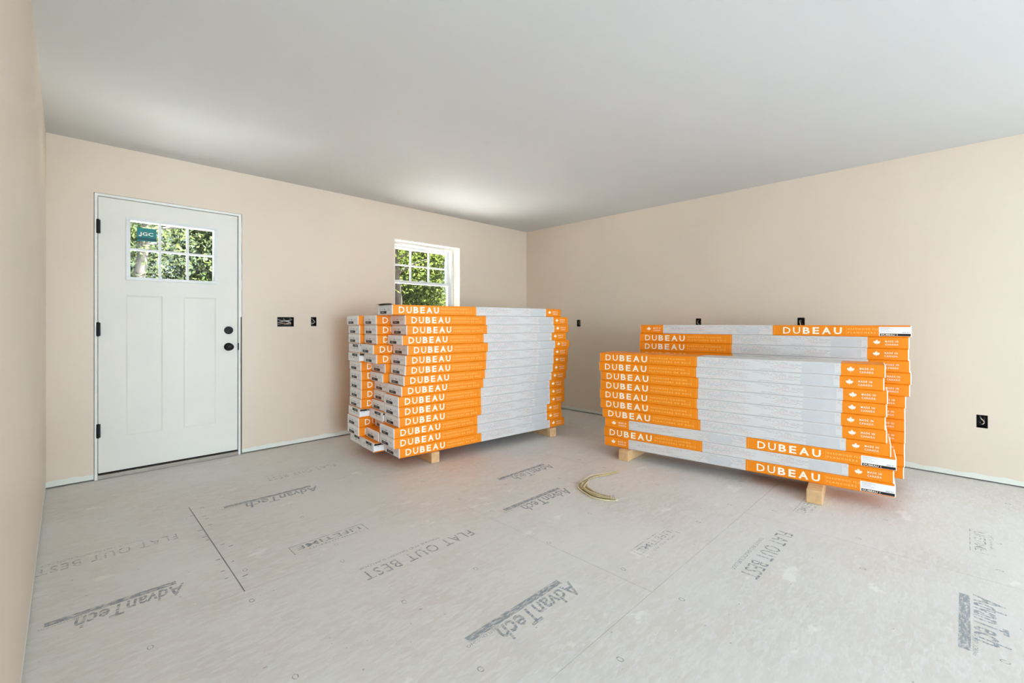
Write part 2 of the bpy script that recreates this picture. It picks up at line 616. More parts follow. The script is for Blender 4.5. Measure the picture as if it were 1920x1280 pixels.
# slab with real hole for the light and two recessed panels
S = (0.1645, 1.0515, 0.044, 2.057)
LITE = (0.335, 0.884, 1.478, 1.917)
PAN = [(0.316, 0.538, 0.292, 1.347), (0.669, 0.893, 0.292, 1.347)]
SY = YB + 0.010
me = wall_mesh('door_slab', S[0] - 0.6, S[1] - 0.6, S[2], S[3],
               [(a - 0.6, b - 0.6, c, d) for a, b, c, d in [LITE] + PAN], M['door_paint'], lambda u, v, w: (u, SY - YB + w, v), 0.044)
slab = link('door_slab', me, door)
for (a, b, c, d) in PAN:
    # sloped moulding around a sunk flat
    bm = bmesh.new()
    o = [(a, c), (b, c), (b, d), (a, d)]
    i = [(a + 0.012, c + 0.012), (b - 0.012, c + 0.012), (b - 0.012, d - 0.012), (a + 0.012, d - 0.012)]
    vo = [bm.verts.new((x - 0.6, 0.0105, z)) for x, z in o]
    vi = [bm.verts.new((x - 0.6, 0.0155, z)) for x, z in i]
    for k in range(4):
        bm.faces.new((vo[k], vo[(k + 1) % 4], vi[(k + 1) % 4], vi[k]))
    bm.faces.new(vi)
    vb = [bm.verts.new((x - 0.6, 0.05, z)) for x, z in o]
    for k in range(4):
        bm.faces.new((vo[k], vb[k], vb[(k + 1) % 4], vo[(k + 1) % 4]))
    bm.faces.new(vb[::-1])
    link('recessed_panel', bm_mesh(bm, 'recessed_panel', M['door_paint']), slab)
# light frame: raised ring, muntins, six panes
FR = (0.316, 0.902, 1.461, 1.934)
gl = (0.343, 0.877, 1.486, 1.910)
for nm, b in (('lite_rail', (FR[0], FR[1], FR[2], gl[2])), ('lite_rail', (FR[0], FR[1], gl[3], FR[3])),
              ('lite_stile', (FR[0], gl[0], gl[2], gl[3])), ('lite_stile', (gl[1], FR[1], gl[2], gl[3]))):
    dpart(nm, (b[0], b[1], SY - 0.009, SY + 0.05, b[2], b[3]), M['white_vinyl'], 0.003)
mx = [gl[0] + (gl[1] - gl[0]) * k / 3 for k in (1, 2)]
mz = (gl[2] + gl[3]) / 2
for x in mx:
    dpart('muntin', (x - 0.008, x + 0.008, SY + 0.004, SY + 0.036, gl[2], gl[3]), M['white_vinyl'], 0.002)
dpart('muntin', (gl[0], gl[1], SY + 0.005, SY + 0.035, mz - 0.008, mz + 0.008), M['white_vinyl'], 0.002)
xs = [gl[0]] + mx + [gl[1]]
zs = [gl[2], mz, gl[3]]
for i in range(3):
    for j in range(2):
        p = dpart('pane', (xs[i] + 0.008, xs[i + 1] - 0.008, SY + 0.018, SY + 0.022, zs[j] + 0.008, zs[j + 1] - 0.008), M['glass'])
        if i == 0 and j == 1:
            st = dpart('sticker', (0.382, 0.500, SY + 0.0165, SY + 0.0178, 1.768, 1.868), M['sticker'], parent=p)
            st['label'] = 'teal manufacturer sticker'
            geo = join_geo([(*text_geo('JGC', 0.082, 0.034, bold=0.01), 0.398 - 0.6, 1.802), rect_geo(0.392 - 0.6, 0.404 - 0.6, 1.806, 1.811)])
            link('sticker_print', flat_mesh('sticker_print', geo, M['letter'], lambda a, b: (a, SY - YB + 0.0162, b)), p)
            dpart('sticker_band', (0.382, 0.500, SY + 0.0160, SY + 0.0164, 1.775, 1.794), M['sticker_dark'], parent=p)
# hinges, knob, bolt, strike, threshold
for z in (1.838, 1.092, 0.355):
    bm = bmesh.new()
    bm_lathe(bm, [(-0.052, 0.004), (-0.05, 0.0075), (0.05, 0.0075), (0.052, 0.004)], (0.1625 - 0.6, -0.010, z), (0, 0, 1), 10)
    bm_box(bm, 0.153 - 0.6, 0.176 - 0.6, -0.0075, -0.004 + 0.016, z - 0.048, z + 0.048)
    link('hinge', bm_mesh(bm, 'hinge', M['black_metal']), door)
bm = bmesh.new()
bm_lathe(bm, [(0, 0.034), (0.008, 0.034), (0.012, 0.028), (0.014, 0.014), (0.034, 0.013), (0.040, 0.022), (0.052, 0.0285), (0.064, 0.027), (0.070, 0.018), (0.071, 0.0)],
         (0.984 - 0.6, 0.011, 0.935), (0, -1, 0), 28)
link('door_knob', bm_mesh(bm, 'door_knob', M['black_metal'], True), door)
bm = bmesh.new()
bm_lathe(bm, [(0, 0.033), (0.012, 0.033), (0.018, 0.028), (0.020, 0.0)], (0.984 - 0.6, 0.011, 1.076), (0, -1, 0), 28)
bm_box(bm, 0.984 - 0.6 - 0.018, 0.984 - 0.6 + 0.018, -0.022, -0.008, 1.0715, 1.0805, bevel=0.002)
link('deadbolt', bm_mesh(bm, 'deadbolt', M['black_metal'], False), door)
dpart('strike_plate', (1.0515, 1.0585, J0 - 0.001, YB + 0.03, 0.905, 0.965), M['black_metal'])
dpart('door_sweep', (S[0], S[1], SY + 0.006, SY + 0.038, 0.032, 0.044), M['gap'])
dpart('threshold', (0.160, 1.056, YB - 0.006, YB + 0.15, 0.0, 0.030), M['threshold'], 0.003)
# ragged drywall edge beside the latch side, open to the framing
tag(box_obj('trim_3', (1.0725, 1.0828, YB + 0.03, YB + 0.15, 0.011, 2.08), M['gap']), 'dark gap between the door jamb and the cut drywall', 'trim', kind='structure')
bm = bmesh.new()
z = 1.19
prev = None
rr = random.Random(3)
pts = []
while z < 2.081:
    pts.append((1.0825 - rr.uniform(0.0, 0.004), z))
    z += 0.05
pts.append((1.0795, 2.081))
for (xa, za), (xb, zb) in zip(pts[:-1], pts[1:]):
    v = [bm.verts.new(c) for c in ((1.0725, YB + 0.001, za), (xa, YB + 0.001, za), (xb, YB + 0.001, zb), (1.0725, YB + 0.001, zb))]
    bm.faces.new(v)
r = bmesh.ops.extrude_face_region(bm, geom=bm.faces[:])
bmesh.ops.translate(bm, vec=(0, 0.02, 0), verts=[e for e in r['geom'] if isinstance(e, bmesh.types.BMVert)])
tag(link('trim_4', bm_mesh(bm, 'trim_4', M['jamb'])), 'white filler along the upper latch side of the door', 'trim', kind='structure')

# ---- window
win = link('window_1', None)
tag(win, 'white single-hung window with a six-pane upper sash behind stacked cartons', 'window', kind='structure')
GY = YB + 0.185
f0 = 0.045
u0, u1, v0, v1 = WIN
# frame
for nm, b in (('frame_stile', (u0, u0 + f0, v0, v1)), ('frame_stile', (u1 - f0, u1, v0, v1)), ('frame_head', (u0 + f0, u1 - f0, v1 - f0, v1)), ('frame_sill', (u0 + f0, u1 - f0, v0, v0 + f0))):
    box_obj(nm, (b[0], b[1], YB + 0.125, YB + 0.235, b[2], b[3]), M['white_vinyl'], win, 0.003)
# raw jamb extensions lining the opening
box_obj('jamb_liner', (u1 - 0.012, u1 + 0.001, YB - 0.002, YB + 0.125, v0, v1), M['sill_wood'], win)
box_obj('jamb_liner', (u0 - 0.001, u0 + 0.012, YB - 0.002, YB + 0.125, v0, v1), M['sill_wood'], win)
box_obj('jamb_liner', (u0 + 0.012, u1 - 0.012, YB - 0.002, YB + 0.125, v1 - 0.012, v1 + 0.001), M['sill_wood'], win)
box_obj('window_stool', (u0 + 0.012, u1 - 0.012, YB - 0.002, YB + 0.125, v0 - 0.001, v0 + 0.012), M['sill_wood'], win)


def sash(za, zb, y, s, grid):
    a, b = u0 + f0, u1 - f0
    for nm, q in (('sash_stile', (a, a + s, za, zb)), ('sash_stile', (b - s, b, za, zb)), ('sash_rail', (a + s, b - s, za, za + s)), ('sash_rail', (a + s, b - s, zb - s, zb))):
        box_obj(nm, (q[0], q[1], y - 0.016, y + 0.016, q[2], q[3]), M['white_vinyl'], win, 0.002)
    a, b, za, zb = a + s, b - s, za + s, zb - s
    nx, nz = grid
    for i in range(1, nx):
        c = a + (b - a) * i / nx
        box_obj('muntin', (c - 0.009, c + 0.009, y - 0.010, y + 0.010, za, zb), M['white_vinyl'], win, 0.002)
    for j in range(1, nz):
        c = za + (zb - za) * j / nz
        box_obj('muntin', (a, b, y - 0.0095, y + 0.0095, c - 0.009, c + 0.009), M['white_vinyl'], win, 0.002)
    for i in range(nx):
        for j in range(nz):
            xa, xb = a + (b - a) * i / nx, a + (b - a) * (i + 1) / nx
            ya, yb = za + (zb - za) * j / nz, za + (zb - za) * (j + 1) / nz
            box_obj('pane', (xa + 0.004, xb - 0.004, y - 0.002, y + 0.002, ya + 0.004, yb - 0.004), M['glass'], win)


sash(1.600, v1 - f0, GY + 0.018, 0.030, (3, 2))
sash(v0 + f0, 1.632, GY - 0.018, 0.034, (1, 1))
bm = bmesh.new()
bm_box(bm, 2.99, 3.05, GY - 0.050, GY - 0.02, 1.632, 1.642, bevel=0.002)
link('sash_lock', bm_mesh(bm, 'sash_lock', M['white_vinyl']), win)

# ================================================================== PRINT ON THE SUBFLOOR
def print_on_floor(name, geo, x_right, y_base, mat, label=None):
    """line of print turned half round: reads from +X to -X with its top towards -Y"""
    me = flat_mesh(name, geo, mat, lambda a, b: (x_right - a, y_base - b, 0.0004))
    o = link(name, me, floor)
    if label:
        o['label'] = label
    return o


def logo_geo(w):
    bar = rect_geo(w * 0.06, w * 1.06, -0.036, -0.004)
    small = (*text_geo('SUBFLOORING', w * 0.30, 0.014), w * 0.80, 0.000)
    big = (*text_geo('AdvanTech', w * 0.86, 0.092, bold=0.016, shear=0.25), 0.0, 0.004)
    return join_geo([bar, big, small])


def boxed_geo(w):
    h = 0.085
    t = 0.004
    out = [rect_geo(0, w, -0.012, -0.012 + t), rect_geo(0, t, -0.012, h), rect_geo(w - t, w, -0.012, h)]
    out.append((*text_geo('LIFETIME', w * 0.86, 0.042, bold=0.008), w * 0.07, 0.006))
    out.append((*text_geo('LIMITED WARRANTY', w * 0.70, 0.017), w * 0.12, 0.060))
    return join_geo(out)


def slogan_geo(w):
    return join_geo([(*text_geo('FLAT OUT BEST', w, 0.075, bold=0.002, spacing=1.15), 0, 0),
                     (*text_geo('TONGUE AND GROOVE SUBFLOOR', w * 0.72, 0.020), w * 0.26, -0.045)])


for xr, yb, w in ((0.365, 2.415, 0.40), (1.57, 1.235, 0.52), (1.24, 3.195, 0.52), (2.44, 1.95, 0.52), (2.76, 2.37, 0.50), (2.70, -0.02, 0.45)):
    print_on_floor('printed_logo', logo_geo(w), xr, yb, M['ink'], 'grey printed lettering with bar')
for xr, yb, w in ((1.53, 3.60, 0.50), (0.42, 3.00, 0.52)):
    print_on_floor('printed_slogan', slogan_geo(w), xr, yb, M['ink_faint'])
for xr, yb, w in ((1.565, 1.93, 0.62), (2.77, 0.72, 0.60)):
    print_on_floor('printed_slogan', slogan_geo(w), xr, yb, M['ink'])
for xr, yb, w in ((1.185, 2.395, 0.39), (2.36, 1.165, 0.36), (3.55, -0.03, 0.34), (3.42, 0.72, 0.30)):
    print_on_floor('printed_box', boxed_geo(w), xr, yb, M['ink'] if xr < 2 else M['ink_faint'])
# fastener rings printed on the sheets
ring_v, ring_f = text_geo('O', 0.020, 0.028)
rr = random.Random(11)
for (y0, y1, xj) in rows[5:8]:
    parts = []
    for gx in range(12):
        for gy in (0.12, 0.62, 1.1):
            if rr.random() < 0.62:
                x = 0.15 + gx * 0.405 + rr.uniform(-0.05, 0.05)
                if x < 4.5 and y0 + gy < 3.9:
                    parts.append((ring_v, ring_f, x, y0 + gy + rr.uniform(-0.06, 0.06)))
    V, F = join_geo(parts)
    me = flat_mesh('fastener_marks', (V, F), M['ink'], lambda a, b: (a, b, 0.0004))
    link('fastener_marks', me, floor)['kind'] = 'stuff'
# saw kerf tick marks beside the open joint
parts = []
for k in range(14):
    y = 2.25 + 1.05 * k / 14 + rr.uniform(-0.03, 0.03)
    x = 0.537 + rr.choice((-1, 1)) * rr.uniform(0.012, 0.05)
    l = rr.uniform(0.008, 0.025)
    parts.append((*[np.array([[0, 0], [l, 0.002], [l, 0.006], [0, 0.004]]), [[0, 1, 2, 3]]], x, y))
me = flat_mesh('joint_marks', join_geo(parts), M['gap'], lambda a, b: (a, b, 0.0004))
link('joint_marks', me, floor)['kind'] = 'stuff'

# ================================================================== WALL BOXES WITH WIRES
def wall_box(u0, u1, v0, v1, axis, label, nw, spill=False, seed=0):
    """open black device box set in its hole, wires folded inside"""
    root = link('outlet_box', None, loc=(((u0 + u1) / 2, YB, v0) if axis == 'y' else (XR, (u0 + u1) / 2, v0)))
    tag(root, label, 'outlet box', 'open device boxes in the walls')
    if axis == 'x':
        root.rotation_euler = (0, 0, -PI / 2)       # local +y points into the wall
    w, h, d, t = (u1 - u0) / 2 - 0.0006, v1 - v0 - 0.0006, 0.065, 0.003
    bm = bmesh.new()
    bm_box(bm, -w, -w + t, 0.0, d, 0, h)
    bm_box(bm, w - t, w, 0.0, d, 0, h)
    bm_box(bm, -w + t, w - t, 0.0, d, 0, t)
    bm_box(bm, -w + t, w - t, 0.0, d, h - t, h)
    bm_box(bm, -w + t, w - t, d - t, d, t, h - t)
    link('device_box', bm_mesh(bm, 'device_box', M['black_plastic']), root)
    r = random.Random(seed)
    for k in range(nw):
        x = (-w + 0.012) + (2 * w - 0.024) * ((k + 0.5) / nw)
        p = [(x, 0.058, h * 0.9), (x + r.uniform(-.008, .008), 0.02, h * 0.72), (r.uniform(-w + .01, w - .01), 0.010, h * 0.45),
             (r.uniform(-w + .01, w - .01), 0.016, h * 0.25), (x, 0.03, h * 0.4)]
        if spill and k == 0:
            p = [(x, 0.058, h * 0.8), (x, 0.01, h * 0.7), (x + 0.006, -0.02, h * 0.5), (x + 0.02, -0.035, h * 0.1), (x + 0.034, -0.04, -h * 0.12)]
        bm = bmesh.new()
        bm_tube(bm, smooth_path(p, 4), 0.0025 if k % 3 else 0.0032, 6)
        link('wire', bm_mesh(bm, 'wire', (M['wire_white'], M['black_metal'], M['copper'])[k % 3], True), root)
    return root


wall_box(*BOXES_BACK[0], 'y', 'wide black multi-gang wiring box in the wall beside the entry door', 7, seed=1)
wall_box(*BOXES_BACK[1], 'y', 'narrow black wiring box right of the wide one beside the door', 3, seed=2)
wall_box(*BOXES_RIGHT[0], 'x', 'small black wiring box on the right wall between the two carton stacks', 3, seed=3)
wall_box(*BOXES_RIGHT[1], 'x', 'small black wiring box just above the left half of the wider stack', 3, seed=4)
wall_box(*BOXES_RIGHT[2], 'x', 'black wiring box above the wider stack with a wire poking out', 3, spill=True, seed=5)
wall_box(*BOXES_RIGHT[3], 'x', 'low black outlet box near the floor at the far right', 3, seed=6)

# ================================================================== FLOORING CARTONS
CW, CH, PITCH = 0.265, 0.0788, 0.0796


def leaf_outline(s):
    half = [(0.0, 1.0), (0.13, 0.74), (0.24, 0.80), (0.19, 0.42), (0.40, 0.62), (0.46, 0.52), (0.70, 0.56), (0.62, 0.36), (0.74, 0.28),
            (0.42, 0.02), (0.47, -0.10), (0.05, -0.04), (0.05, -0.34)]
    pts = half + [(-x, y) for x, y in half[::-1] if x > 0]
    return np.array(pts) * s


def make_carton(L):
    a, b = L * 0.425, L * 0.885
    cb = 0.0050
    # body: chamfered section swept along x with colour bands
    sec = [(cb, 0), (CW - cb, 0), (CW, cb), (CW, CH - cb), (CW - cb, CH), (cb, CH), (0, CH - cb), (0, cb)]
    st = [(0.0, cb), (cb, 0.0), (a, 0.0), (b, 0.0), (L - cb, 0.0), (L, cb)]
    bm = bmesh.new()
    rings = []
    for x, ins in st:
        rings.append([bm.verts.new((x, min(max(y, ins), CW - ins), min(max(z, ins), CH - ins))) for y, z in sec])
    for i in range(len(st) - 1):
        mi = {0: 2, 1: 0, 2: 1, 3: 0, 4: 2}[i]
        for k in range(8):
            f = bm.faces.new((rings[i][k], rings[i][(k + 1) % 8], rings[i + 1][(k + 1) % 8], rings[i + 1][k]))
            f.material_index = mi
    for r in (rings[0], rings[-1][::-1]):
        bm.faces.new(r).material_index = 2
    body = bm_mesh(bm, 'flooring_carton', [M['orange'], M['cwhite'], M['cend']])
    e = 0.0004
    A = lambda u, v: (u, -e, v)                       # long side with the lettering at the left end
    B = lambda u, v: (L - u, CW + e, v)               # the opposite long side, as read from behind
    E0 = lambda u, v: (-e, CW - u, v)                 # lettered end
    E1 = lambda u, v: (L + e, u, v)                   # plain end
    parts = []

    def add(name, geo, mat, place):
        parts.append((name, flat_mesh(name, geo, mat, place), None))

    def brand(w):
        h = 0.050
        ws = [0.135, 0.125, 0.122, 0.112, 0.150, 0.128]
        gap = (1 - sum(ws)) / 5
        out, x = [], 0.0
        for ch, q in zip('DUBEAU', ws):
            out.append((*text_geo(ch, w * q, h, bold=0.010 if x < 0.2 else 0.028), w * x, 0))
            x += q + gap
        return join_geo(out)

    def caption(w):
        return join_geo([(*text_geo('HARDWOOD FLOORING', w * 0.88, 0.013, bold=0.01, spacing=1.4), 0, 0.029),
                         (*text_geo('PLANCHERS DE BOIS', w, 0.013, bold=0.01, spacing=1.4), 0, 0.004)])

    def leaf(s):
        V = leaf_outline(s)
        return V, [list(range(len(V)))]

    def origin():
        return join_geo([(*text_geo('MADE IN', 0.068, 0.0125, bold=0.012, spacing=1.3), 0, 0.021), (*text_geo('CANADA', 0.068, 0.0125, bold=0.012, spacing=1.3), 0, 0)])

    def sh(geo, dx, dy):
        return geo[0] + np.array([dx, dy]), geo[1]

    # side A: D U B E A U | caption | ... | leaf
    add('lettering', sh(brand(0.192 * L), 0.030 * L, 0.0145), M['letter'], A)
    add('caption', sh(caption(0.165 * L), 0.235 * L, 0.017), M['caption'], A)
    add('maple_leaf', sh(leaf(0.027), b + 0.050, 0.035), M['letter'], A)
    add('origin_text', sh(origin(), b + 0.094, 0.022), M['letter'], A)
    add('rule_line', join_geo([rect_geo(a - 0.012, a - 0.0105, 0.006, CH - 0.006)]), M['caption'], A)
    add('rule_line', join_geo([rect_geo(a - 0.052, a - 0.051, 0.012, CH - 0.012)]), M['caption'], A)
    add('info_panel', join_geo([rect_geo(L * 0.775, L * 0.868, 0.007, CH - 0.007)]), M['panel_grey'], A)
    # side B, read from behind: leaf | white | lettering | caption | bar-code label
    add('maple_leaf', sh(leaf(0.027), 0.085, 0.035), M['letter'], B)
    add('origin_text', sh(origin(), 0.128, 0.022), M['letter'], B)
    add('lettering', sh(brand(0.192 * L), L * 0.612, 0.0145), M['letter'], B)
    add('caption', sh(caption(0.145 * L), L * 0.825 - 0.006, 0.017), M['caption'], B)
    add('rule_line', join_geo([rect_geo(L - a + 0.012, L - a + 0.0135, 0.006, CH - 0.006)]), M['caption'], B)
    add('rule_line', join_geo([rect_geo(L * 0.818, L * 0.8185, 0.012, CH - 0.012)]), M['caption'], B)
    add('info_panel', join_geo([rect_geo(L * 0.44, L * 0.525, 0.010, CH - 0.014)]), M['panel_grey'], B)
    # wrap-round label: plate on side B and over the lettered end
    w = L * 0.088
    lab = flat_mesh('barcode_label', join_geo([rect_geo(L - w, L - 0.001, 0.006, CH - 0.010)]), M['cend'], lambda u, v: (L - u, CW + e, v))
    B2 = lambda u, v: (L - u, CW + 2 * e, v)
    strip = flat_mesh('label_strip', join_geo([rect_geo(L - w + 0.006, L - 0.004, 0.007, 0.023)]), M['print_black'], B2)
    B3 = lambda u, v: (L - u, CW + 3 * e, v)
    stext = flat_mesh('label_text', join_geo([(*text_geo('DUBEAU 1', 0.085, 0.0095, bold=0.02), L - w + 0.012, 0.0102)]), M['letter'], B3)
    code = flat_mesh('label_code', join_geo([(*text_geo('805 01', 0.034, 0.0075, bold=0.02), L - 0.046, 0.027)]), M['print_dark'], B2)
    fine = flat_mesh('label_lines', join_geo([rect_geo(L - w + 0.008, L - w + 0.008 + q, z, z + 0.0012) for q, z in ((0.05, 0.062), (0.07, 0.057), (0.044, 0.048), (0.06, 0.038))]), M['print_dark'], B2)
    parts.append(('barcode_label', lab, [('label_strip', strip), ('label_text', stext), ('label_code', code), ('label_lines', fine)]))
    # lettered end: grey lines, dot, black bar
    rr = random.Random(5)
    geo = [rect_geo(0.030 + (k % 3) * 0.072, 0.030 + (k % 3) * 0.072 + rr.uniform(0.03, 0.06), 0.034 + (k // 3) * 0.011, 0.0362 + (k // 3) * 0.011) for k in range(6)]
    add('end_lines', join_geo(geo), M['print_dark'], E0)
    add('end_bar', join_geo([rect_geo(0.044, 0.164, 0.010, 0.031), rect_geo(0.120, 0.130, 0.041, 0.049)]), M['print_black'], E0)
    add('end_text', join_geo([(*text_geo('DUBEAU', 0.052, 0.0075, bold=0.02), 0.065, 0.0172)]), M['panel_grey'], lambda u, v: (-2 * e, CW - u, v))
    # tucked flap seams on both ends
    add('end_seam', join_geo([rect_geo(0.003, CW - 0.003, 0.0035, 0.0052)]), M['seam'], E0)
    add('end_seam', join_geo([rect_geo(0.003, CW - 0.003, 0.0035, 0.0052), rect_geo(0.004, 0.0055, 0.006, CH - 0.006)]), M['seam'], E1)
    return L, body, parts


C_LEFT = make_carton(1.842)
C_RIGHT = make_carton(1.915)
ORD = ['topmost', 'second', 'third', 'fourth', 'fifth', 'sixth', 'seventh', 'eighth', 'ninth', 'tenth', 'eleventh', 'twelfth', 'thirteenth', 'fourteenth', 'fifteenth']


def place_carton(master, x, y, z, ang, flip, label, group):
    L, body, parts = master
    m = Matrix.Translation((x, y, z)) @ Matrix.Rotation(ang, 4, 'Z')
    if flip == 'over':            # upside down, same end towards the viewer
        m = m @ Matrix.Translation((0, CW, CH)) @ Matrix.Rotation(PI, 4, 'X')
    elif flip == 'round':         # turned end for end
        m = m @ Matrix.Translation((L, CW, 0)) @ Matrix.Rotation(PI, 4, 'Z')
    o = bpy.data.objects.new('flooring_carton', body)
    COL.objects.link(o)
    o.matrix_world = m
    tag(o, label, 'carton', group)
    for nm, me, subs in parts:
        c = bpy.data.objects.new(nm, me)
        COL.objects.link(c)
        c.parent = o
        for n2, m2 in (subs or ()):
            d = bpy.data.objects.new(n2, m2)
            COL.objects.link(d)
            d.parent = c
    return o


Z0 = 0.0865
# -- stack under the window: three rows, listed from the top
LA = -0.0893
ux, uy = math.cos(LA), math.sin(LA)


def ratio(xc):
    """X/Y of the line of sight at a column of the photograph (plan view)"""
    px = 630 + xc / 3.877
    k = (px - 960.0) / 842.0
    return (k * math.sin(YAW) + math.cos(YAW)) / (-k * math.cos(YAW) + math.sin(YAW))


front = [-0.0301, 0.0772, 0.089, 0.0517, 0.0977, 0.082, 0.0779, 0.066, 0.0471, 0.0197, 0.0216, 0.025, -0.0169, -0.017, 0.0271]
rj = random.Random(21)
for i, off in enumerate(front):
    b = 14 - i
    box = place_carton(C_LEFT, 1.8 + off, 3.083 - off * 0.09, Z0 + b * PITCH, LA + rj.uniform(-0.002, 0.002), None,
                 'orange and white flooring carton, %s from the top in the front row under the window' % ORD[i] if i else
                 'topmost orange and white flooring carton of the stack under the window', 'front row of cartons under the window')
    if i == 0:
        first_box = box
bm = bmesh.new()
for q0, q1, mi in ((0.0, 0.0014, 0),):
    p = [(0.012, -0.0005), (0.004, 0.0035), (-0.010, 0.0075), (-0.020, 0.0060)]
    ring = [[bm.verts.new((x, y, CH + z + t)) for x, z in p] for y, t in ((0.012, 0.0), (CW * 0.5, 0.003), (CW - 0.012, 0.0))]
    for r0, r1 in zip(ring[:-1], ring[1:]):
        for k in range(3):
            bm.faces.new((r0[k], r0[k + 1], r1[k + 1], r1[k]))
r = bmesh.ops.extrude_face_region(bm, geom=bm.faces[:])
bmesh.ops.translate(bm, vec=(0, 0, 0.0014), verts=[e for e in r['geom'] if isinstance(e, bmesh.types.BMVert)])
flap_me = bm_mesh(bm, 'end_flap', M['print_black'])  # flap coloured black to stand for the dark slot under it
mid_front = [292, 295, 297, 272, 295]
mid_back = [260, 245, 275, 270, 258, 245, 280, 218, 185]
link('end_flap', flap_me, first_box)['label'] = 'dark lifted end flap'
YM = 3.083 + 0.278
for i in range(14):
    if i < 5:
        x = YM * ratio(mid_front[i])
    else:
        x = (YM + 0.264) * ratio(mid_back[i - 5]) - 0.0236
    place_carton(C_LEFT, x, YM - (x - 1.8) * 0.09, Z0 + (13 - i) * PITCH, LA, 'over' if i in (10, 13) else None,
                 'flooring carton, %s down in the middle row of the stack under the window' % (ORD[i] if i else 'first'), 'middle row of cartons under the window')
back_front = [160, 172, 172, 174, 170, 180, 183, 183, 183, 180, 172, 165, 165, 185]
YA = YM + 0.276
for i in range(14):
    x = YA * ratio(back_front[i])
    place_carton(C_LEFT, x, YA - (x - 1.8) * 0.09, Z0 + (13 - i) * PITCH, LA, 'over' if i in (3, 4, 10, 13) else None,
                 'flooring carton, %s down in the row nearest the door wall' % (ORD[i] if i else 'first'), 'rear row of cartons under the window')
# -- wider stack by the right wall: two rows, listed from the top
RA = 0.1234
LR = C_RIGHT[0]
offs = [0.0364, 0.0426, 0.026, 0.0297, 0.0366, 0.0298, 0.0112, -0.0131, -0.0021, -0.0089]
for i, off in enumerate(offs):
    b = 9 - i
    yl = 0.3 + off + LR * math.cos(RA)
    xl = 3.5336 - LR * math.sin(RA)
    rev = b in (0, 2)
    lab = ('topmost flooring carton in the low front row of the right-hand stack' if i == 0 else
           'flooring carton, %s from top in front row of right-hand stack%s' % (ORD[i], ', reversed' if rev else ''))
    place_carton(C_RIGHT, xl - off * 0.12, yl, Z0 + b * PITCH, -PI / 2 + RA, 'round' if rev else None, lab, 'front row of cartons by the right wall')
RB = 0.0758
offs = [-0.0014, 0.008, 0.0111, 0.0048, -0.0017, 0.0051, 0.0258, 0.0297, 0.0292, 0.0292, 0.0318, 0.031, 0.0357]
for i, off in enumerate(offs):
    b = 12 - i
    yl = 0.25 + off + LR * math.cos(RB)
    xl = 3.9957 - LR * math.sin(RB)
    lab = ('topmost flooring carton of the right-hand stack, brand lettering and barcode label at right' if i == 0 else
           'flooring carton, %s from the top in the taller rear row of the right-hand stack' % ORD[i])
    place_carton(C_RIGHT, xl - off * 0.07, yl, Z0 + b * PITCH, -PI / 2 + RB, 'round' if i == 0 else None, lab, 'rear row of cartons by the right wall')


# ================================================================== LUMBER SLEEPERS
def sleeper(p0, p1, w, label):
    p0, p1 = Vector(p0), Vector(p1)
    d = p1 - p0
    bm = bmesh.new()
    bm_box(bm, 0, d.length, -w / 2, w / 2, 0.0006, Z0 - 0.0004, bevel=0.005)
    o = link('lumber_sleeper', bm_mesh(bm, 'lumber_sleeper', M['lumber']))
    o.location = (p0.x, p0.y, 0)
    o.rotation_euler = (0, 0, math.atan2(d.y, d.x))
    tag(o, label, 'lumber', 'sleepers under the cartons')


sleeper((2.135, 3.035), (2.215, 3.93), 0.075, 'pine lumber sleeper under the window-side stack, nearer the door')
sleeper((3.465, 2.905), (3.545, 3.80), 0.085, 'pine lumber sleeper under the window-side stack, nearer the room corner')
sleeper((3.265, 1.985), (4.12, 2.06), 0.085, 'pine lumber sleeper under the left end of the right-hand stack')
sleeper((3.335, 0.665), (4.21, 0.775), 0.085, 'pine lumber sleeper poking out under the right end of the right-hand stack')

# ================================================================== CABLE OFFCUT ON THE FLOOR
def floor_pt(px, py, z=0.0):
    d = 842.0 * (HC - z) / (py - 606.0)
    xr = (px - 960.0) / 842.0 * d
    return Vector((xr * math.sin(YAW) + d * math.cos(YAW), -xr * math.cos(YAW) + d * math.sin(YAW), z))


base = floor_pt(1090, 912)
cable = link('cable_bundle', None, loc=base)
tag(cable, 'bent bundle of cream cable offcuts lying on the bare floor', 'cable')
key = [(1159, 885.5), (1140, 889), (1112, 893), (1096, 900), (1088, 908), (1087, 917), (1096, 925), (1112, 933), (1130, 938), (1146, 940), (1157, 939)]
rr = random.Random(9)
K = [floor_pt(*q) - base for q in key]
specs = [(0, 11, -0.004, 0.0062), (0, 11, 0.022, 0.0062), (3, 11, 0.036, 0.0062), (4, 11, 0.050, 0.0062), (5, 10, 0.064, 0.0062), (4, 11, 0.012, 0.0165), (5, 10, 0.030, 0.0165), (5, 10, 0.046, 0.0165)]
for k, (i0, i1, spread, h) in enumerate(specs):
    pts = []
    for j in range(i0, i1):
        p = K[j]
        t = (K[min(j + 1, 10)] - K[max(j - 1, 0)]).normalized()
        nrm = Vector((-t.y, t.x, 0))
        wob = rr.uniform(-0.006, 0.006)
        lo = (0.2, 0.6, 1.3, 1.0)[j] if j < 4 else (1.0 if j < 9 else 0.6)
        pts.append(p + nrm * (spread * lo + wob) + Vector((0, 0, h)))
    tube_obj('cable_strand', smooth_path(pts, 5), 0.0058, M['cord'] if k % 2 == 0 else M['cord_olive'], cable, 7)
bm = bmesh.new()
c = K[9] + Vector((0, 0, 0.012))
t = (K[10] - K[8]).normalized()
nrm = Vector((-t.y, t.x, 0))
for s in (0.0, 0.012, 0.024):
    ring = [c + nrm * 0.02 + t * s + nrm * (0.032 * math.cos(q)) + Vector((0, 0, 0.014 * math.sin(q) + 0.004)) for q in [2 * PI * n / 14 for n in range(15)]]
    bm_tube(bm, ring, 0.0022, 5)
